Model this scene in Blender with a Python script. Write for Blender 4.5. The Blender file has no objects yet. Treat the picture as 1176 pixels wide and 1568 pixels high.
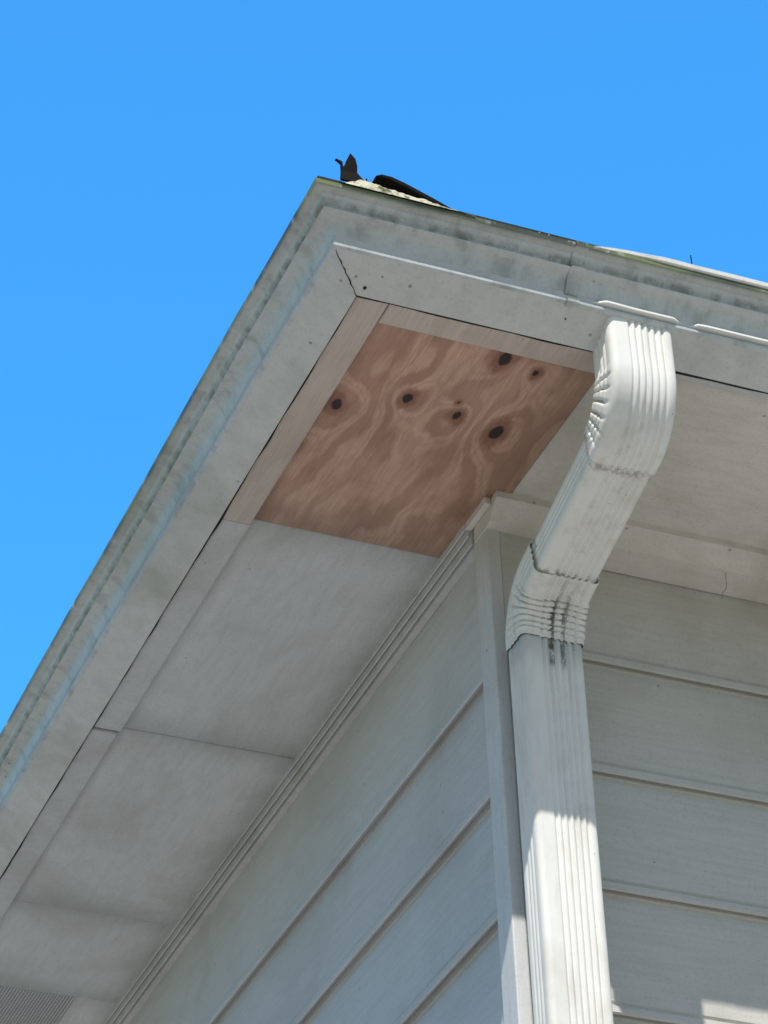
import bpy, math, random
from mathutils import Vector, Matrix, noise
random.seed(7)
sc = bpy.context.scene
K = 1.495          # sun slope in the y/z plane
T = 0.45           # sun x drift
# ------------------------------------------------------------------ helpers
class NT:
    def __init__(s, name):
        s.m = bpy.data.materials.new(name); s.m.use_nodes = True
        s.t = s.m.node_tree; s.n = s.t.nodes; s.n.clear()
        s.out = s.n.new('ShaderNodeOutputMaterial')
        s.b = s.n.new('ShaderNodeBsdfPrincipled')
        s.t.links.new(s.b.outputs[0], s.out.inputs[0])
        s.tc = s.n.new('ShaderNodeTexCoord').outputs['Object']
        sp = s.n.new('ShaderNodeSeparateXYZ'); s.t.links.new(s.tc, sp.inputs[0])
        s.x, s.y, s.z = sp.outputs
    def put(s, v, sock):
        if isinstance(v, (int, float, tuple)): sock.default_value = v
        else: s.t.links.new(v, sock)
    def M(s, op, a, b=0.0, c=None):
        n = s.n.new('ShaderNodeMath'); n.operation = op
        s.put(a, n.inputs[0]); s.put(b, n.inputs[1])
        if c is not None: s.put(c, n.inputs[2])
        return n.outputs[0]
    def add(s, a, b): return s.M('ADD', a, b)
    def mul(s, a, b): return s.M('MULTIPLY', a, b)
    def sub(s, a, b): return s.M('SUBTRACT', a, b)
    def vec(s, sx, sy, sz, off=(0, 0, 0)):
        n = s.n.new('ShaderNodeMapping'); s.t.links.new(s.tc, n.inputs[0])
        n.inputs['Scale'].default_value = (sx, sy, sz); n.inputs['Location'].default_value = off
        return n.outputs[0]
    def noise(s, v, scale=1, detail=4, rough=.55, dist=0):
        n = s.n.new('ShaderNodeTexNoise'); s.t.links.new(v, n.inputs['Vector'])
        n.inputs['Scale'].default_value = scale; n.inputs['Detail'].default_value = detail
        n.inputs['Roughness'].default_value = rough; n.inputs['Distortion'].default_value = dist
        return n.outputs['Fac']
    def voro(s, v, scale=1, feature='F1', out='Distance'):
        n = s.n.new('ShaderNodeTexVoronoi'); n.feature = feature
        s.t.links.new(v, n.inputs['Vector']); n.inputs['Scale'].default_value = scale
        return n.outputs[out]
    def ramp(s, v, a, b, c0=0.0, c1=1.0):
        n = s.n.new('ShaderNodeMapRange'); n.interpolation_type = 'SMOOTHSTEP'
        s.put(v, n.inputs[0]); n.inputs[1].default_value = a; n.inputs[2].default_value = b
        n.inputs[3].default_value = c0; n.inputs[4].default_value = c1; return n.outputs[0]
    def mix(s, f, a, b):
        n = s.n.new('ShaderNodeMix'); n.data_type = 'RGBA'
        s.put(f, n.inputs[0])
        for v, i in ((a, 6), (b, 7)):
            if isinstance(v, tuple): n.inputs[i].default_value = (*v, 1)
            else: s.t.links.new(v, n.inputs[i])
        return n.outputs[2]
    def fin(s, col, rough=.6, bump=None, strength=.3, dist=.002, metal=0, spec=.4):
        s.t.links.new(col, s.b.inputs['Base Color']) if not isinstance(col, tuple) else s.put((*col, 1), s.b.inputs['Base Color'])
        s.put(rough, s.b.inputs['Roughness']); s.b.inputs['Metallic'].default_value = metal
        s.b.inputs['Specular IOR Level'].default_value = spec
        if bump is not None:
            n = s.n.new('ShaderNodeBump'); n.inputs['Strength'].default_value = strength
            n.inputs['Distance'].default_value = dist
            s.t.links.new(bump, n.inputs['Height']); s.t.links.new(n.outputs[0], s.b.inputs['Normal'])
        return s.m

def paint(name, base, dirty=None, rough=.6, specks=.5, grain=(8, 8, 8), bump=.35, stain=.5, moss_shade=False, streak=None, samt=.38):
    m = NT(name)
    dirty = dirty or tuple(c * f for c, f in zip(base, (.66, .64, .58)))
    big = m.noise(m.vec(3.1, 3.1, 3.1), 1, 5, .62, .6)
    col = m.mix(m.mul(m.ramp(big, .42, .75), stain), base, dirty)
    g = m.noise(m.vec(*grain), 6, 4, .6)
    col = m.mix(m.ramp(g, .35, .75, 0, .26), col, dirty)
    fine = m.noise(m.vec(1, 1, 1), 220, 1, .5)
    col = m.mix(m.ramp(fine, .5, .8, 0, .16), col, tuple(c * .5 for c in dirty))
    if streak:
        st = m.noise(m.vec(*streak), 1, 3, .6)
        col = m.mix(m.ramp(st, .48, .72, 0, samt), col, tuple(c * .5 for c in dirty))
    if specks:
        v = m.voro(m.vec(1, 1, 1), 26)
        k = m.noise(m.vec(1, 1, 1), 7, 1)
        f = m.mul(m.ramp(v, .04, .085, 1, 0), m.ramp(k, .52, .60))
        col = m.mix(m.mul(f, specks), col, (.06, .05, .04))
    h = m.add(m.mul(g, .6), m.mul(fine, .3))
    if moss_shade:
        mn = m.noise(m.vec(30, 30, 30), 1, 5, .7)
        f = m.mul(m.ramp(m.z, .0705, .077), m.ramp(mn, .26, .46))
        mc = m.mix(m.ramp(m.noise(m.vec(9, 9, 9), 1, 3), .4, .62), (.035, .045, .022), (.17, .20, .07))
        col = m.mix(m.mul(f, .93), col, mc)
        gr = m.mul(m.mul(m.ramp(m.z, .016, .019), m.ramp(m.z, .024, .028, 1, 0)), m.ramp(mn, .3, .6, .35, .9))  # shade of the lower groove put into the colour, broken up by noise
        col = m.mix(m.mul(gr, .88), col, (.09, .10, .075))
        gr = m.mul(m.mul(m.ramp(m.z, .053, .058), m.ramp(m.z, .063, .069, 1, 0)), m.ramp(mn, .42, .62, .15, .85))  # shade of the recess under the lip, also painted into the colour
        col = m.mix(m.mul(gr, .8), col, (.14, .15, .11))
    return m.fin(col, rough, h, bump, .002)

def mesh(name, verts, faces, mat, parent=None, smooth=None):
    me = bpy.data.meshes.new(name); me.from_pydata([tuple(v) for v in verts], [], faces); me.update()
    import bmesh
    bm = bmesh.new(); bm.from_mesh(me); bmesh.ops.recalc_face_normals(bm, faces=bm.faces); bm.to_mesh(me); bm.free()
    o = bpy.data.objects.new(name, me); sc.collection.objects.link(o)
    me.materials.append(mat)
    if smooth:
        me.polygons.foreach_set('use_smooth', [True] * len(me.polygons))
        me.set_sharp_from_angle(angle=math.radians(smooth))
    if parent: o.parent = parent
    return o

def box(name, x0, x1, y0, y1, z0, z1, mat, parent=None, bevel=.0012):
    v = [(x, y, z) for x in (x0, x1) for y in (y0, y1) for z in (z0, z1)]
    f = [(0, 1, 3, 2), (4, 6, 7, 5), (0, 4, 5, 1), (2, 3, 7, 6), (0, 2, 6, 4), (1, 5, 7, 3)]
    o = mesh(name, v, f, mat, parent)
    if bevel:
        b = o.modifiers.new('b', 'BEVEL'); b.width = bevel; b.segments = 2
    return o

def empty(name, loc=(0, 0, 0)):
    o = bpy.data.objects.new(name, None); sc.collection.objects.link(o); o.location = loc; return o

# ------------------------------------------------------------------ layout numbers
BX0, BX1, BY0, BY1 = -.373, 6.873, -.438, 8.888
GZ = -4.1

def loop_samples():
    pts = []
    def seg(p, q, nrm, corner):
        L = (Vector(q) - Vector(p)).length
        ts = [0]; d = 0
        while d < L - .12:
            d += .06 if d < 3.5 or L - d < 3.5 else .4
            if d < L - .03: ts.append(d)
        for d in ts:
            c = Vector(p).lerp(Vector(q), d / L)
            pts.append((c.x, c.y, corner if d == 0 else nrm))
    seg((BX0, BY0), (BX1, BY0), (0, -1), (-1, -1))
    seg((BX1, BY0), (BX1, BY1), (1, 0), (1, -1))
    seg((BX1, BY1), (BX0, BY1), (0, 1), (1, 1))
    seg((BX0, BY1), (BX0, BY0), (-1, 0), (-1, 1))
    return pts
LOOP = loop_samples()
def sweep(name, prof, mat, parent, closed=False, wob=.0015, smooth=35, seed=0):
    verts = []; faces = []; n = len(LOOP); m = len(prof)
    for (x, y, d) in LOOP:
        w1 = noise.noise(Vector((x * 2.3, y * 2.3, seed))) * wob
        w2 = noise.noise(Vector((x * 2.3, y * 2.3, seed + 9))) * wob
        w3 = noise.noise(Vector((x * 7, y * 7, seed + 5))) * wob * .4
        for (a, z) in prof:
            aa = a + w1 + w3 * (z > .03)
            verts.append((x + d[0] * aa, y + d[1] * aa, z + w2))
    for i in range(n):
        j = (i + 1) % n
        for k in range(m if closed else m - 1):
            l = (k + 1) % m
            faces.append((i * m + k, j * m + k, j * m + l, i * m + l))
    return mesh(name, verts, faces, mat, parent, smooth)

# ------------------------------------------------------------------ materials
m_gut = paint('gutter_paint', (.55, .58, .59), (.34, .355, .33), .36, .6, (8, 8, 8), .25, .7, moss_shade=True, streak=(30, 30, 3), samt=.40)
m_fas = paint('fascia_paint', (.60, .60, .595), rough=.6, specks=.6, grain=(6, 6, 6), stain=.8, streak=(11, 11, 11), samt=.18)
m_sofL = paint('soffit_paint', (.625, .635, .64), rough=.7, specks=.35, grain=(14, 2.5, 8), bump=.6, stain=.7)
m_sofR = paint('soffit_paint_aged', (.73, .70, .65), rough=.7, specks=.5, grain=(3, 12, 8), bump=.7, stain=.7)
m_trim = paint('trim_paint', (.60, .605, .605), rough=.55, specks=.5, stain=.8)
m_sidL = paint('siding_paint', (.565, .575, .58), rough=.55, specks=.4, grain=(5, 1.2, 22), bump=.3, stain=.45)
m_sidR = paint('siding_paint_front', (.575, .56, .53), rough=.55, specks=.9, grain=(1.2, 5, 22), bump=.3, stain=.55)
m_corner = paint('corner_board_paint', (.62, .63, .635), rough=.55, specks=.5, grain=(12, 12, 1.5), bump=.3, stain=.5)
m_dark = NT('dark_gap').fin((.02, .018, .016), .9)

def wood(name, light, dark, knots=(), xs=70, amt=.6):
    m = NT(name)
    n1 = m.noise(m.vec(5.5, 2.2, 1), 1, 3, .5)
    n2 = m.noise(m.vec(26, 9, 1), 1, 4, .6)
    ph = m.add(m.add(m.mul(m.x, xs), m.mul(n1, 30)), m.mul(n2, 6))
    kd = None; halo = None
    for (kx, ky, r, A, s) in knots:
        dx = m.mul(m.sub(m.x, kx), 1.25); dy = m.mul(m.sub(m.y, ky), .85)
        d2 = m.add(m.mul(dx, dx), m.mul(dy, dy))
        g = m.M('POWER', 2.718, m.mul(d2, -1 / (r * r)))
        ph = m.add(ph, m.mul(g, A))
        nn = m.mul(m.sub(n2, .5), s * s * 6)
        c = m.ramp(m.add(d2, nn), (s * .6) ** 2, s ** 2, 1, 0)
        h = m.ramp(m.add(d2, m.mul(nn, 4)), (s * .8) ** 2, (s * 2.8) ** 2, 1, 0)
        kd = c if kd is None else m.M('MAXIMUM', kd, c)
        halo = h if halo is None else m.M('MAXIMUM', halo, h)
    w = m.add(m.mul(m.M('SINE', ph), .5), .5)
    w = m.ramp(w, .05, 1.)
    w3 = m.ramp(m.add(m.mul(m.M('SINE', m.mul(ph, 3.0)), .5), .5), .45, 1)
    fine = m.noise(m.vec(420, 18, 1), 1, 3, .6)
    mid = m.noise(m.vec(90, 5, 1), 1, 3, .6)
    big = m.noise(m.vec(3, 2, 1, (3, 1, 0)), 1, 3)
    blot = m.noise(m.vec(13, 9, 1, (1, 8, 0)), 1, 5, .65)
    mod = m.ramp(m.noise(m.vec(7, 4, 1, (7, 3, 0)), 1, 2), .32, .62, .35, 1)
    col = m.mix(m.mul(m.mul(w, mod), amt), light, dark)
    col = m.mix(m.mul(m.mul(w3, mod), amt * .4), col, dark)
    col = m.mix(m.ramp(big, .35, .7, 0, .45), col, tuple(c * .70 for c in light))
    col = m.mix(m.ramp(blot, .42, .72, 0, .5), col, dark)
    col = m.mix(m.ramp(mid, .4, .75, 0, .35), col, dark)
    col = m.mix(m.ramp(fine, .4, .75, 0, .30), col, tuple(c * .6 for c in dark))
    h = m.add(m.mul(w, .4), m.mul(fine, .6))
    if kd is not None:
        col = m.mix(m.mul(halo, .8), col, tuple(c * f for c, f in zip(dark, (.65, .5, .45))))
        col = m.mix(m.mul(kd, .97), col, (.025, .016, .015))
        h = m.sub(h, m.mul(kd, 3.0))
    return m.fin(col, .6, h, .45, .0015)
knots = [(-.304, -.189, .05, -9, .0115), (-.215, -.235, .045, 8, .0085), (-.137, -.222, .045, -8, .0088),
         (-.068, -.205, .05, 9, .0130), (-.122, -.360, .04, -8, .0120), (-.072, -.346, .03, 7, .0064), (-.145, -.25, .03, 5, .0045)]
m_ply = wood('plywood', (.65, .42, .315), (.35, .185, .130), knots, 70, .76)
m_strip = wood('new_wood_trim', (.59, .51, .455), (.47, .385, .33), (), 60, .5)

# ------------------------------------------------------------------ house
house = empty('wooden_house')
sweep('eave_board', [(0, -.020), (.047, .0075), (.048, .0085), (.048, .03), (.002, .03)], m_fas, house, True, .0014, 20, 3)
def panel(name, x0, x1, y0, y1, z, mat, th=.010):
    nx = max(1, int((x1 - x0) / .08)); ny = max(1, int((y1 - y0) / .08)); nx = min(nx, 40); ny = min(ny, 40)
    v = []; f = []
    for j in range(ny + 1):
        for i in range(nx + 1):
            x = x0 + (x1 - x0) * i / nx; y = y0 + (y1 - y0) * j / ny
            e = 0 if i in (0, nx) or j in (0, ny) else 1
            v.append((x, y, z - .0025 * abs(noise.noise(Vector((x * 3, y * 3, z)))) * e))
    for j in range(ny):
        for i in range(nx):
            a = j * (nx + 1) + i; f.append((a, a + 1, a + nx + 2, a + nx + 1))
    o = mesh(name, v, f, mat, house, 40)
    s = o.modifiers.new('s', 'SOLIDIFY'); s.thickness = th; s.offset = 0
    return o
panel('soffit_plywood_new', -.368, .011, -.432, .105, .006, m_ply)
panel('soffit_panel_side_1', -.368, .02, .108, .7140, .006, m_sofL)
panel('soffit_panel_side_2', -.368, .02, .7175, 1.325, .0040, m_sofL)
panel('soffit_panel_side_3', -.368, .02, 1.328, 1.655, .006, m_sofL)
panel('soffit_panel_side_4', -.368, .02, 2.2, 8.6, .006, m_sofL)
panel('soffit_panel_side_5', -.368, -.31, 1.655, 2.2, .006, m_sofL)
panel('soffit_panel_side_6', -.10, .02, 1.655, 2.2, .006, m_sofL)
panel('soffit_panel_front_1', .014, .64, -.432, .0, .0065, m_sofR)
panel('soffit_panel_front_2', .643, 6.86, -.432, .0, .0065, m_sofR)
panel('soffit_panel_back', -.36, 6.86, 8.45, 8.88, .006, m_sofL)
panel('soffit_panel_far_side', 6.5, 6.86, 0.02, 8.44, .006, m_sofL)
v = []; f = []
def bar(v, f, x0, x1, y0, y1, z0, z1):
    b = len(v); v += [(x, y, z) for x in (x0, x1) for y in (y0, y1) for z in (z0, z1)]
    f += [tuple(b + i for i in q) for q in ((0, 1, 3, 2), (4, 6, 7, 5), (0, 4, 5, 1), (2, 3, 7, 6), (0, 2, 6, 4), (1, 5, 7, 3))]
for i in range(36): bar(v, f, -.31 + i * .006, -.3080 + i * .006, 1.655, 2.2, 0, .0012)
for i in range(90): bar(v, f, -.31, -.10, 1.656 + i * .006, 1.658 + i * .006, .0014, .0026)
m_wire = NT('vent_wire').fin((.62, .63, .63), .5)
mesh('soffit_vent_screen', v, f, m_wire, house)
m_deck = NT('old_deck_wood'); m_deck = m_deck.fin(m_deck.mix(m_deck.noise(m_deck.vec(9, 9, 9)), (.05, .04, .03), (.12, .09, .07)), .9)
box('ceiling_deck', BX0 - .03, BX1 + .03, BY0 - .03, BY1 + .03, .034, .060, m_deck, house, 0)
box('trim_strip_new_side', -.3692, -.323, -.4300, .103, -.013, .0002, m_strip, house, .002)
box('trim_strip_new_front', -.3215, .006, -.4300, -.386, -.0125, .0002, m_strip, house, .002)
box('trim_strip_side_1', -.3672, -.3205, .106, .712, -.011, .0002, m_trim, house, .003)
box('trim_strip_side_2', -.3688, -.324, .717, 3.2, -.013, .0002, m_trim, house, .003)
box('trim_strip_side_3', -.3688, -.324, 3.203, 8.6, -.013, .0002, m_trim, house, .003)
box('trim_strip_front', .06, 6.7, -.4280, -.412, -.010, .0002, m_trim, house, .002)
def ribbon(name, pts, w, mat, parent, up=Vector((0, 0, 1))):
    v = []; f = []
    for i, p in enumerate(pts):
        p = Vector(p); q = Vector(pts[min(i + 1, len(pts) - 1)]) - Vector(pts[max(i - 1, 0)])
        s = q.cross(up).normalized() * w * (.4 + random.random() * .8) * .5
        v += [p - s, p + s]
        if i: f.append((2 * i - 2, 2 * i, 2 * i + 1, 2 * i - 1))
    return mesh(name, v, f, mat, parent)
pts = []
for i in range(13):
    t = i / 12; a = t * .047; j = (random.random() - .5) * .002
    pts.append((BX0 - a + j, BY0 - a - j, -.0214 + t * .0275))
ribbon('mitre_joint_gap', pts, .0018, m_dark, house)
def disc(name, c, r, nrm, mat, parent):
    n = Vector(nrm).normalized(); q = n.to_track_quat('Z', 'Y')
    v = [Vector(c) + q @ Vector((math.cos(k * .6283) * r * random.uniform(.8, 1.1), math.sin(k * .6283) * r, 0)) for k in range(10)]
    return mesh(name, v, [tuple(range(10))], mat, parent)
disc('nail_hole_1', (-.366, -.4493, -.0147), .0026, (0, -.5, -.86), m_dark, house)
disc('nail_hole_2', (-.085, -.4693, -.0033), .0014, (0, -.5, -.86), m_dark, house)

# siding
def siding(name, axis, z_first, step, lo, hi, off, mat, slot):
    prof = [(off + .006, .004)]
    zb = z_first
    while zb > GZ - .1:
        for d, h in ((.0005, .021), (.0030, .0175), (.0030, .0145), (-.0045, .0115), (-.0055, .0020), (-.0040, 0), (-.0022, 0), (-.0018, .011), (-.0015 + slot, .011), (-.0012 + slot, -.0005)):
            prof.append((off + d, zb + h))
        if slot < .007: prof.append((off + .0068, zb - .0008))
        prof.append((off + max(.0078, slot), zb - .003))
        zb -= step
    v = []; f = []; N = 60; m = len(prof)
    for i in range(N + 1):
        s = lo + (hi - lo) * (i / N) ** 1.7
        for k, (d, z) in enumerate(prof):
            w = noise.noise(Vector((s * 1.7, z * 6, 3))) * .0016
            u = d + w; zz = z + noise.noise(Vector((s * 1.2, round(z * 5), 8))) * .0012
            v.append((u, s, zz) if axis == 'x' else (s, u, zz))
    for i in range(N):
        for k in range(m - 1):
            a = i * m + k; f.append((a, a + m, a + m + 1, a + 1))
    return mesh(name, v, f, mat, house, 25)
siding('siding_side_wall', 'x', -.261, .189, .004, 8.45, .000, m_sidL, .0105)
siding('siding_front_wall', 'y', -.207, .187, .06, 6.5, .000, m_sidR, .0062)
box('wall_back', 0, 6.5, 8.44, 8.46, GZ, 0, m_sidL, house, 0)
box('wall_far_side', 6.48, 6.5, 0.01, 8.43, GZ, 0, m_sidL, house, 0)
box('corner_board_side', -.0105, .010, -.0355, .010, GZ, .0, m_corner, house, .002)
box('corner_board_front', .0102, .098, -.0340, -.002, GZ, .0, m_sidR, house, .001)
def extr(name, prof, axis, lo, hi, mat, n=30, wob=.0014, fr=2, pw=1.6):
    v = []; f = []; m = len(prof)
    for i in range(n + 1):
        s = lo + (hi - lo) * (i / n) ** pw
        for k, (d, z) in enumerate(prof):
            w = noise.noise(Vector((s * fr, 1.5 + (k * .7 if fr > 5 else 0), 7))) * wob
            v.append((d + w, s, z + w * (fr < 5)) if axis == 'y' else (s, d + w, z + w * (fr < 5)))
    for i in range(n):
        for k in range(m):
            a = i * m + k; b = i * m + (k + 1) % m; f.append((a, a + m, b + m, b))
    f.append(tuple(range(m))); f.append(tuple(n * m + k for k in range(m)))
    return mesh(name, v, f, mat, house, 30)
extr('eave_shade_fill_side', [(-.3735, -.0175), (-.3698, -.0165), (-.3698, -.002), (-.3735, -.002)], 'y', -.436, 8.8, m_dark, 240, .0040, 14, 1.5)  # solid dark filler, paints the shade inside the side gap
extr('eave_shade_fill_front', [(-.4385, -.0165), (-.4290, -.0145), (-.4290, -.002), (-.4385, -.002)], 'x', -.371, 6.8, m_dark, 160, .0030, 14, 1.5)  # front filler strip, its near-black colour stands in for gap shade
extr('bed_moulding_side', [(-.022, .004), (-.022, -.009), (-.0205, -.010), (-.0185, -.003), (-.0175, -.010), (-.0175, -.020), (-.016, -.021), (-.0135, -.012), (-.0125, -.021), (-.0125, -.033), (-.011, -.034), (-.007, -.025), (-.005, -.034), (.006, -.034), (.006, .004)], 'y', .0115, 8.45, m_trim, 50)
extr('bed_moulding_front', [(-.078, .003), (-.078, -.009), (-.070, -.014), (-.058, -.022), (-.052, -.034), (-.036, -.036), (.004, -.036), (.004, .003)], 'x', -.012, 6.5, m_sofR, 40)
box('bed_moulding_corner_block', -.0225, -.0125, -.060, .011, -.012, .001, m_sofR, house, .0015)

# roof
m = NT('asphalt_shingle')
br = m.n.new('ShaderNodeTexBrick'); m.t.links.new(m.vec(3, 3, 3), br.inputs['Vector'])
br.inputs['Color1'].default_value = (.04, .038, .036, 1); br.inputs['Color2'].default_value = (.025, .025, .025, 1); br.inputs['Mortar'].default_value = (.015, .015, .015, 1)
m_roof = m.fin(m.mix(m.ramp(m.noise(m.vec(80, 80, 80)), .4, .7, 0, .5), br.outputs[0], (.06, .058, .055)), .95)
a = .084
x0, x1, y0, y1 = BX0 - a, BX1 + a, BY0 - a, BY1 + a
hw = (x1 - x0) / 2; rz = .085 + hw * .4
R = [(x0, y0, .085), (x1, y0, .085), (x1, y1, .085), (x0, y1, .085), (x0 + hw, y0 + hw, rz), (x0 + hw, y1 - hw, rz)]
o = mesh('roof_shingles', R, [(0, 1, 4), (1, 2, 5, 4), (2, 3, 5), (3, 0, 4, 5)], m_roof, house)
s = o.modifiers.new('s', 'SOLIDIFY'); s.thickness = .006; s.offset = 1

# ------------------------------------------------------------------ gutter
gutter = empty('rain_gutter')
G = [(.030, .006), (.0485, .0080), (.0515, .0105), (.0520, .0140), (.0495, .0165), (.0400, .0185), (.0395, .0225), (.0455, .0255), (.0500, .0310), (.0530, .038), (.0565, .044), (.0625, .0485), (.070, .0505),
     (.0735, .0520), (.0690, .0550), (.0690, .0600), (.0750, .0655), (.0790, .0710), (.0885, .0725), (.091, .0750), (.0915, .0805), (.088, .0825), (.07, .0832)]
sweep('gutter_body', G, m_gut, gutter, False, .0024, 38, 1)
m_lip = paint('gutter_lip_bare', (.82, .82, .79), (.50, .49, .45), .35, .5, (8, 8, 8), .3, .9)
def front_section(name, prof, xa, xb, mat, n=60, taper=0, c=(0, 0)):
    v = []; f = []; q = len(prof)
    for i in range(n + 1):
        x = xa + (xb - xa) * i / n
        k = min(1, (x - xa) / taper, (xb - x) / taper) if taper else 1
        k = max(0, k) ** .6
        w1 = noise.noise(Vector((x * 2.3, BY0 * 2.3, 1))) * .0024
        w2 = noise.noise(Vector((x * 2.3, BY0 * 2.3, 10))) * .0024
        w3 = noise.noise(Vector((x * 16, 4, 10))) * .0012 if taper else 0
        for (aa, z) in prof:
            aa = c[0] + (aa - c[0]) * k + w3 * k; z = c[1] + (z - c[1]) * k + w3 * .8 * k * (z > .087)
            v.append((x, BY0 - aa - w1, z + w2))
    for i in range(n):
        for k in range(q - 1):
            b = i * q + k; f.append((b, b + q, b + q + 1, b + 1))
    return mesh(name, v, f, mat, gutter, 38)
G2 = [(p[0] + .0012, p[1] - (.0009 if i < 8 else -.0007)) for i, p in enumerate(G)]
front_section('gutter_joint_sleeve', [(p[0] + .0018, p[1] - .0004) for p in G2], -.092, -.074, m_gut, 4)
front_section('gutter_front_run', G2, -.078, 6.9, m_gut, 120)
front_section('gutter_lip', [(.084, .0815), (.0930, .0818), (.0958, .0832), (.0968, .0890), (.093, .0915), (.082, .0915)], -.085, 6.9, m_lip, 400, .12, (.084, .083))
BEAD = [(.040, .0235), (.0560, .0225), (.0590, .0208), (.0590, .0178), (.048, .0168)]
front_section('gutter_lower_bead', BEAD, -.055, .085, m_lip, 60, .02, (.045, .0195))
front_section('gutter_lower_bead_2', BEAD, .089, 6.9, m_lip, 500, .015, (.045, .0195))

# ------------------------------------------------------------------ downspout
spout = empty('rain_downspout')
W, D = .0475, .0290
def section():
    pts = []
    r = .009; rib = .0032
    def line(p, q, n, nrm, ribs, a=.12, b=.88, rb=1.):
        for i in range(n):
            t = i / n
            P = Vector(p).lerp(Vector(q), t)
            if a < t < b:
                c = .5 - .5 * math.cos((t - a) / (b - a) * ribs * 2 * math.pi)
                P += Vector(nrm) * (-rib * rb) * c ** 1.6
            pts.append((P.x, P.y))
    line((-W + r, D), (W - r, D), 84, (0, 1), 6, .22, .97)
    pts.append((W - r, D))
    for i in range(1, 5): t = math.radians(90 - 22.5 * i); pts.append((W - r + r * math.cos(t), D - r + r * math.sin(t)))
    line((W, D - r), (W, -D + r), 24, (1, 0), 3, rb=.5)
    for i in range(0, 5): t = math.radians(0 - 22.5 * i); pts.append((W - r + r * math.cos(t), -D + r + r * math.sin(t)))
    line((W - r, -D), (-W + r, -D), 24, (0, -1), 3)
    for i in range(0, 5): t = math.radians(-90 - 22.5 * i); pts.append((-W + r + r * math.cos(t), -D + r + r * math.sin(t)))
    line((-W, -D + r), (-W, D - r), 36, (-1, 0), 3, rb=.5)
    for i in range(0, 4): t = math.radians(180 - 22.5 * i); pts.append((-W + r + r * math.cos(t), D - r + r * math.sin(t)))
    return pts
SEC = section()
YT, YB = -.4565, -.0870
ang = math.radians(11)
def fillet(P0, P1, P2, r, n):
    a = (P0 - P1).normalized(); b = (P2 - P1).normalized(); th = a.angle(b)
    t = r / math.tan(th / 2); c = P1 + (a + b).normalized() * (r / math.sin(th / 2))
    s = P1 + a * t; e = P1 + b * t; out = []
    va, vb = s - c, e - c; tot = va.angle(vb)
    for i in range(n + 1):
        k = i / n; out.append(c + (va * math.sin((1 - k) * tot) + vb * math.sin(k * tot)) / math.sin(tot))
    return out
A0 = Vector((YT, .035)); A1 = Vector((YT, -.128)); B1 = Vector((YB, -.123 - (YB - YT) * math.tan(ang))); B2 = Vector((YB, GZ + .25))
f1 = fillet(A0, A1, B1, .072, 60); f2 = fillet(A1, B1, B2, .078, 60)
def xoff(y):
    t = (y - YT) / (YB - YT); return .0195 + (.0425 - .0195) * max(0, min(1, t))
def tube(name, path, mat, sc0=1., sc1=1., crimp=None, dent=.0012):
    v = []; f = []; n = len(path); m = len(SEC)
    for i, p in enumerate(path):
        q = (path[min(i + 1, n - 1)] - path[max(i - 1, 0)]).normalized()
        N = Vector((q.y, -q.x))
        k = i / (n - 1); s = sc0 + (sc1 - sc0) * k
        for (sx, sn) in SEC:
            dn = sn * s; dx = sx * s
            if crimp:
                side, cnt, amp, k0, k1 = crimp
                if k0 < k < k1:
                    ph = (k - k0) / (k1 - k0) * cnt
                    w = max(0, min(1, (side * sn / D + .85) / 1.1))
                    saw = (ph + .5 * noise.noise(Vector((sx * 22, sn * 22, 3 + ph * .4)))) % 1.0
                    d = -amp * w * (math.exp(-((saw - .5) / .12) ** 2)) + amp * .3 * w
                    L = math.hypot(sx, sn) + 1e-6
                    dn += d * sn / L; dx += d * sx / L
            wn = noise.noise(Vector((sx * 30, sn * 30, p.x * 14 + p.y * 14))) * dent
            v.append((xoff(p.x) + dx, p.x + N.x * (dn + wn), p.y + N.y * (dn + wn)))
    for i in range(n - 1):
        for j in range(m):
            l = (j + 1) % m
            f.append((i * m + j, i * m + l, (i + 1) * m + l, (i + 1) * m + j))
    o = mesh(name, v, f, mat, spout, 50)
    so = o.modifiers.new('s', 'SOLIDIFY'); so.thickness = .0009; so.offset = -1
    return o
def dens(P, Q, n): return [P.lerp(Q, i / n) for i in range(n + 1)]
dvec = (B1 - A1).normalized()
up = dens(A0, f1[0], 8)[:-1] + f1 + dens(f1[-1], f1[-1] + dvec * .012, 3)[1:]
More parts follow.
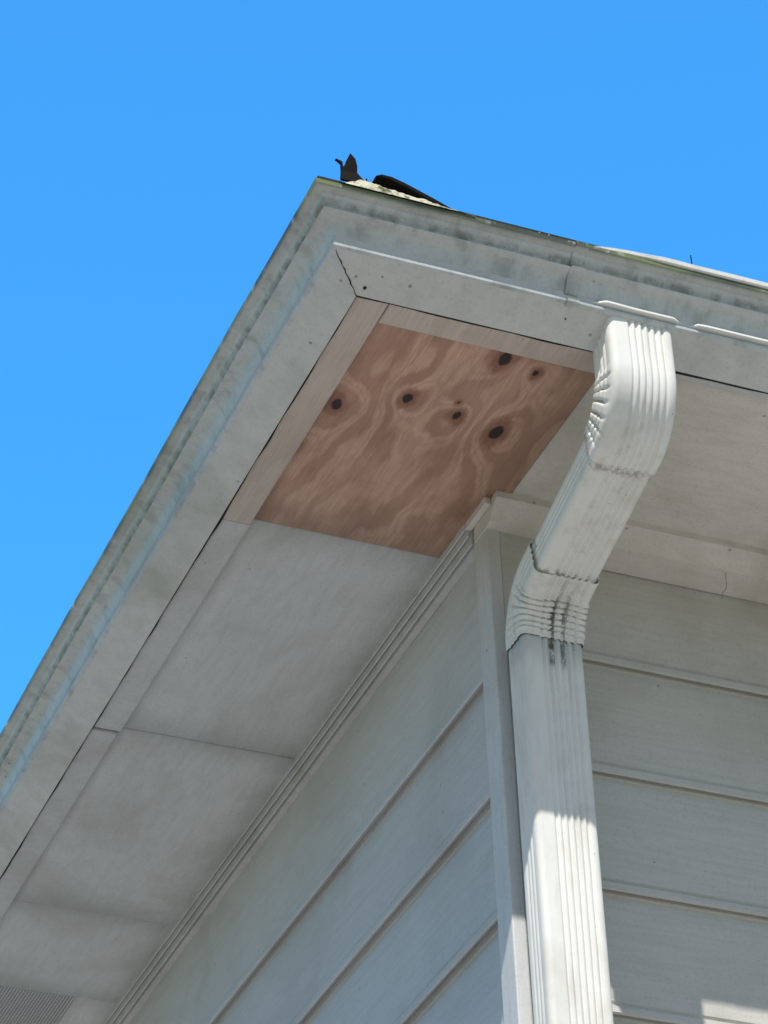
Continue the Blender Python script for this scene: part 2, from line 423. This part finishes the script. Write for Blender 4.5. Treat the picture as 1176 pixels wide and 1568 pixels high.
def spout_mat(name, stain, seams=()):
    m = NT(name)
    base = (.77, .765, .74)
    big = m.noise(m.vec(9, 9, 5), 1, 5, .65, .5)
    col = m.mix(m.ramp(big, .42, .72, 0, .65), base, (.57, .55, .50))
    fine = m.noise(m.vec(60, 60, 8), 1, 2, .6)
    col = m.mix(m.ramp(fine, .5, .8, 0, .35), col, (.45, .43, .39))
    sp = m.mul(m.ramp(m.voro(m.vec(1, 1, 1), 60), .05, .11, 1, 0), m.ramp(m.noise(m.vec(1, 1, 1), 15, 1), .55, .62))
    col = m.mix(m.mul(sp, .5), col, (.25, .23, .2))
    for yc in seams:
        n = m.noise(m.vec(70, 70, 70), 1, 3, .7)
        d = m.M('ABSOLUTE', m.add(m.sub(m.y, yc), m.mul(m.sub(n, .5), .02)))
        col = m.mix(m.mul(m.ramp(d, .0, .012, .6, 0), m.ramp(n, .4, .6)), col, (.20, .18, .14))
    if stain:
        n = m.noise(m.vec(150, 150, 60), 1, 3, .7)
        f = None
        for xc, k in ((stain[0], .9), (stain[0] + .017, .7)):
            dx = m.M('ABSOLUTE', m.add(m.sub(m.x, xc), m.mul(m.sub(n, .5), .010)))
            q = m.mul(m.ramp(dx, .0014, .0044, k, 0), m.mul(m.ramp(m.z, stain[1], stain[1] + .02), m.ramp(m.z, stain[2] - .03, stain[2], 1, 0)))
            f = q if f is None else m.M('MAXIMUM', f, q)
        f = m.mul(f, m.ramp(n, .32, .52))
        col = m.mix(f, col, (.06, .055, .045))
    return m.fin(col, .62, m.add(m.mul(big, .8), m.mul(fine, .3)), .4, .002, 0, .25)
ye1 = (f1[-1] + dvec * .012).x; ye2 = (f2[0] - dvec * .026).x
m_s1 = spout_mat('spout_enamel', None, (ye1 + .004, ye2 - .004))
m_s2 = spout_mat('spout_enamel_stained', (.040, -.318, -.20))
tube('upper_elbow', up, m_s1, 1.02, 1.05, (-1, 6, .0075, .14, .96), .0018)
mid0 = f1[-1] + dvec * .004; mid1 = f2[0] + dvec * .004
tube('offset_pipe', dens(mid0, mid1, 14), m_s1, .97, .97)
low = dens(f2[0] - dvec * .026, f2[0], 6)[:-1] + f2 + dens(f2[-1], f2[-1] + Vector((0, -.006)), 3)[1:]
tube('lower_elbow', low, m_s2, 1.06, 1.04, (1, 6, .0062, .30, .93), .0018)
tube('straight_pipe', dens(f2[-1] + Vector((0, -.002)), B2, 60), m_s2, .97, .99)
fo = fillet(B2 + Vector((0, .1)), B2 + Vector((0, -.05)), B2 + Vector((-.35, -.12)), .06, 20)
tube('foot_elbow', [B2 + Vector((0, .01))] + fo + [B2 + Vector((-.35, -.12))], m_s1, 1.03, 1.03)

# ------------------------------------------------------------------ debris on the gutter
deb = empty('gutter_debris')
m_mound = NT('moss_and_silt'); m_mound = m_mound.fin(m_mound.mix(m_mound.ramp(m_mound.noise(m_mound.vec(60, 60, 60), 1, 5, .7), .38, .58), (.09, .10, .05), (.55, .52, .40)), .95, m_mound.noise(m_mound.vec(140, 140, 140)), .8, .004)
v = []; f = []; nx, ny = 60, 12
for j in range(ny + 1):
    for i in range(nx + 1):
        x = -.428 + .19 * i / nx; y = -.532 + .055 * j / ny
        t = min(1, math.sin(math.pi * i / nx) * 2.2) ** .8 * math.sin(math.pi * min(1, (j + .0) / ny)) ** .5
        hgt = .030 * (1 - i / nx) ** .8
        v.append((x, y, .081 + t * (.003 + hgt) + abs(noise.noise(Vector((x * 90, y * 90, 2)))) * .008 * t))
for j in range(ny):
    for i in range(nx):
        a = j * (nx + 1) + i; f.append((a, a + 1, a + nx + 2, a + nx + 1))
mesh('silt_mound', v, f, m_mound, deb, 40)
m_leaf = NT('dead_leaf'); m_leaf = m_leaf.fin((.008, .007, .006), .9, None, .3, .002, 0, .15)
def prism(name, pts, th, mat, sx=1, dz=0, cx=0, dx=0):
    pts = [(cx + dx + (p[0] - cx) * sx, p[1], p[2] + dz) for p in pts]
    n = len(pts); v = [(p[0], p[1], p[2]) for p in pts] + [(p[0], p[1] + th, p[2]) for p in pts]
    f = [tuple(range(n)), tuple(range(2 * n - 1, n - 1, -1))] + [(i, (i + 1) % n, n + (i + 1) % n, n + i) for i in range(n)]
    return mesh(name, v, f, mat, deb)
prism('curled_leaf', [(-.421, -.528, .086), (-.4180, -.523, .106), (-.4182, -.523, .1185), (-.4240, -.523, .1235), (-.4248, -.523, .1220), (-.4252, -.523, .1245), (-.4165, -.523, .1220), (-.4155, -.523, .113), (-.4125, -.523, .119), (-.4105, -.524, .127), (-.4085, -.524, .132), (-.4060, -.524, .139), (-.4030, -.524, .136), (-.3990, -.524, .131), (-.3965, -.523, .120), (-.3970, -.523, .108), (-.386, -.528, .088)], .004, m_leaf, 1.05, .005, -.406, -.006)
prism('leaf_stem', [(-.392, -.503, .104), (-.384, -.503, .114), (-.381, -.503, .1195), (-.3795, -.503, .1185), (-.381, -.503, .112), (-.376, -.503, .102)], .002, m_leaf, 1, .008)
prism('lifted_shingle_tab', [(-.372, -.514, .1235), (-.364, -.516, .1265), (-.350, -.516, .1265), (-.33, -.516, .121), (-.290, -.516, .1065), (-.258, -.516, .0935), (-.295, -.516, .1025), (-.33, -.516, .1155), (-.355, -.516, .1225)], .04, m_leaf, 1, .002)
for nm, x, h in (('twig_1', .086, .026), ('twig_2', .155, .008), ('twig_3', .072, .008)):
    box(nm, x, x + .0012, -.525, -.5238, .089, .089 + h, m_leaf, deb, 0)
v = []; f = []
for i in range(190):
    if i < 150: x = random.uniform(-.45, 1.2); y = BY0 - random.uniform(.080, .090); z = .083 + (.0085 if x > -.04 else 0)
    else: x = BX0 - random.uniform(.078, .084); y = random.uniform(-.5, 1.9); z = .0825
    r = random.uniform(.0008, .0024); b = len(v)
    for d in ((1, 0, 0), (-1, 0, 0), (0, 1, 0), (0, -1, 0), (0, 0, 1), (0, 0, -1)):
        v.append((x + d[0] * r * random.uniform(.6, 1.4), y + d[1] * r, z + d[2] * r * random.uniform(.5, 1.3)))
    f += [(b + p, b + q, b + s) for p, q, s in ((0, 2, 4), (2, 1, 4), (1, 3, 4), (3, 0, 4), (2, 0, 5), (1, 2, 5), (3, 1, 5), (0, 3, 5))]
mesh('grit', v, f, m_mound, deb)

# ------------------------------------------------------------------ cobweb at the moulding
web = empty('cobweb_strands')
m_web = NT('cobweb_dust').fin((.20, .18, .15), .9)
def strand(name, p, q, sag, r=.0006):
    cu = bpy.data.curves.new(name, 'CURVE'); cu.dimensions = '3D'; cu.bevel_depth = r
    s = cu.splines.new('POLY'); n = 14; s.points.add(n)
    for i in range(n + 1):
        t = i / n; c = Vector(p).lerp(Vector(q), t)
        c.z -= sag * math.sin(math.pi * t); c.x += noise.noise(Vector((t * 3, p[0] * 9, 1))) * .006; c.z += noise.noise(Vector((t * 4, p[2] * 9, 5))) * .006
        s.points[i].co = (*c, 1)
    cu.materials.append(m_web); o = bpy.data.objects.new(name, cu); sc.collection.objects.link(o); o.parent = web
strand('strand_1', (.385, -.012, -.055), (.372, -.05, -.034), .004, .0004)
strand('strand_2', (.372, -.05, -.034), (.380, -.076, .0), -.004, .0004)

# ------------------------------------------------------------------ ground
m = NT('lawn_grass')
g = m.mix(m.noise(m.vec(.6, .6, .6), 1, 5), (.06, .09, .03), (.13, .14, .06))
g = m.mix(m.ramp(m.noise(m.vec(30, 30, 30)), .4, .7, 0, .6), g, (.05, .06, .03))
m_lawn = m.fin(g, .95, m.noise(m.vec(40, 40, 40)), .8, .03)
mesh('lawn', [(-300, -300, GZ), (300, -300, GZ), (300, 300, GZ), (-300, 300, GZ)], [(0, 1, 2, 3)], m_lawn)
m = NT('weathered_concrete')
g = m.mix(m.noise(m.vec(.8, .8, .8), 1, 5, .65), (.32, .30, .27), (.40, .38, .345))
g = m.mix(m.ramp(m.noise(m.vec(90, 90, 90)), .45, .7, 0, .3), g, (.24, .22, .20))
m_con = m.fin(g, .9, m.noise(m.vec(60, 60, 60)), .4, .004)
mesh('bounce_concrete', [(-9, -11, GZ + .006), (9, -11, GZ + .006), (9, 12, GZ + .006), (-9, 12, GZ + .006)], [(0, 1, 2, 3)], m_con)  # unseen slab added to bounce neutral sunlight up onto soffit and walls

# ------------------------------------------------------------------ camera
Rv, Lv, Vv = Vector((.9252, .1968, .3246)), Vector((-.3781, .5513, .7437)), Vector((-.0326, -.8108, .5845))
Vv.normalize(); Lv = (Lv - Vv * Lv.dot(Vv)).normalized(); Rv = Lv.cross(Vv)
cam = bpy.data.cameras.new('camera'); co = bpy.data.objects.new('camera', cam); sc.collection.objects.link(co); sc.camera = co
rx = Vector((Rv.x, Lv.x, Vv.x)); uy = -Vector((Rv.y, Lv.y, Vv.y)); bz = -Vector((Rv.z, Lv.z, Vv.z))
Mx = Matrix((rx, uy, bz)).transposed().to_4x4(); Mx.translation = Vector((-1.531, -3.152, -2.496))
co.matrix_world = Mx
cam.sensor_fit = 'VERTICAL'; cam.sensor_height = 36; cam.sensor_width = 27
cam.lens = 4500 / 1568 * 36; cam.clip_end = 2000; cam.clip_start = .05

# ------------------------------------------------------------------ light
sd = Vector((T, 1, -K)).normalized()
su = bpy.data.lights.new('sun', 'SUN'); su.energy = 4.8; su.angle = math.radians(.5); su.color = (1, .95, .865)
so = bpy.data.objects.new('sun', su); sc.collection.objects.link(so); so.rotation_euler = sd.to_track_quat('-Z', 'Y').to_euler()
w = bpy.data.worlds.new('World'); sc.world = w; w.use_nodes = True
nt = w.node_tree; bg = nt.nodes['Background']
sky = nt.nodes.new('ShaderNodeTexSky'); sky.sky_type = 'NISHITA'; sky.sun_disc = False
sky.sun_elevation = math.asin(-sd.z); sky.sun_rotation = math.atan2(-T, -1)
sky.air_density = 1.0; sky.dust_density = .3; sky.ozone_density = 1.5
# sky colour pushed blue ahead, dimmed neutral sunward to cut blue fill on walls
tc = nt.nodes.new('ShaderNodeTexCoord')
dt = nt.nodes.new('ShaderNodeVectorMath'); dt.operation = 'DOT_PRODUCT'; dt.inputs[1].default_value = (.5, .866, 0)
nt.links.new(tc.outputs['Generated'], dt.inputs[0])
mr = nt.nodes.new('ShaderNodeMapRange'); mr.interpolation_type = 'SMOOTHSTEP'
nt.links.new(dt.outputs['Value'], mr.inputs[0]); mr.inputs[1].default_value = .05; mr.inputs[2].default_value = .62
tint = nt.nodes.new('ShaderNodeMix'); tint.data_type = 'RGBA'
nt.links.new(mr.outputs[0], tint.inputs[0]); tint.inputs[6].default_value = (.72, .74, .71, 1); tint.inputs[7].default_value = (.50, 1.85, 2.6, 1)
mu = nt.nodes.new('ShaderNodeMix'); mu.data_type = 'RGBA'; mu.blend_type = 'MULTIPLY'; mu.inputs[0].default_value = 1
nt.links.new(sky.outputs[0], mu.inputs[6]); nt.links.new(tint.outputs[2], mu.inputs[7])
nt.links.new(mu.outputs[2], bg.inputs[0]); bg.inputs[1].default_value = .15
sc.view_settings.view_transform = 'Standard'; sc.view_settings.look = 'None'; sc.view_settings.exposure = 0
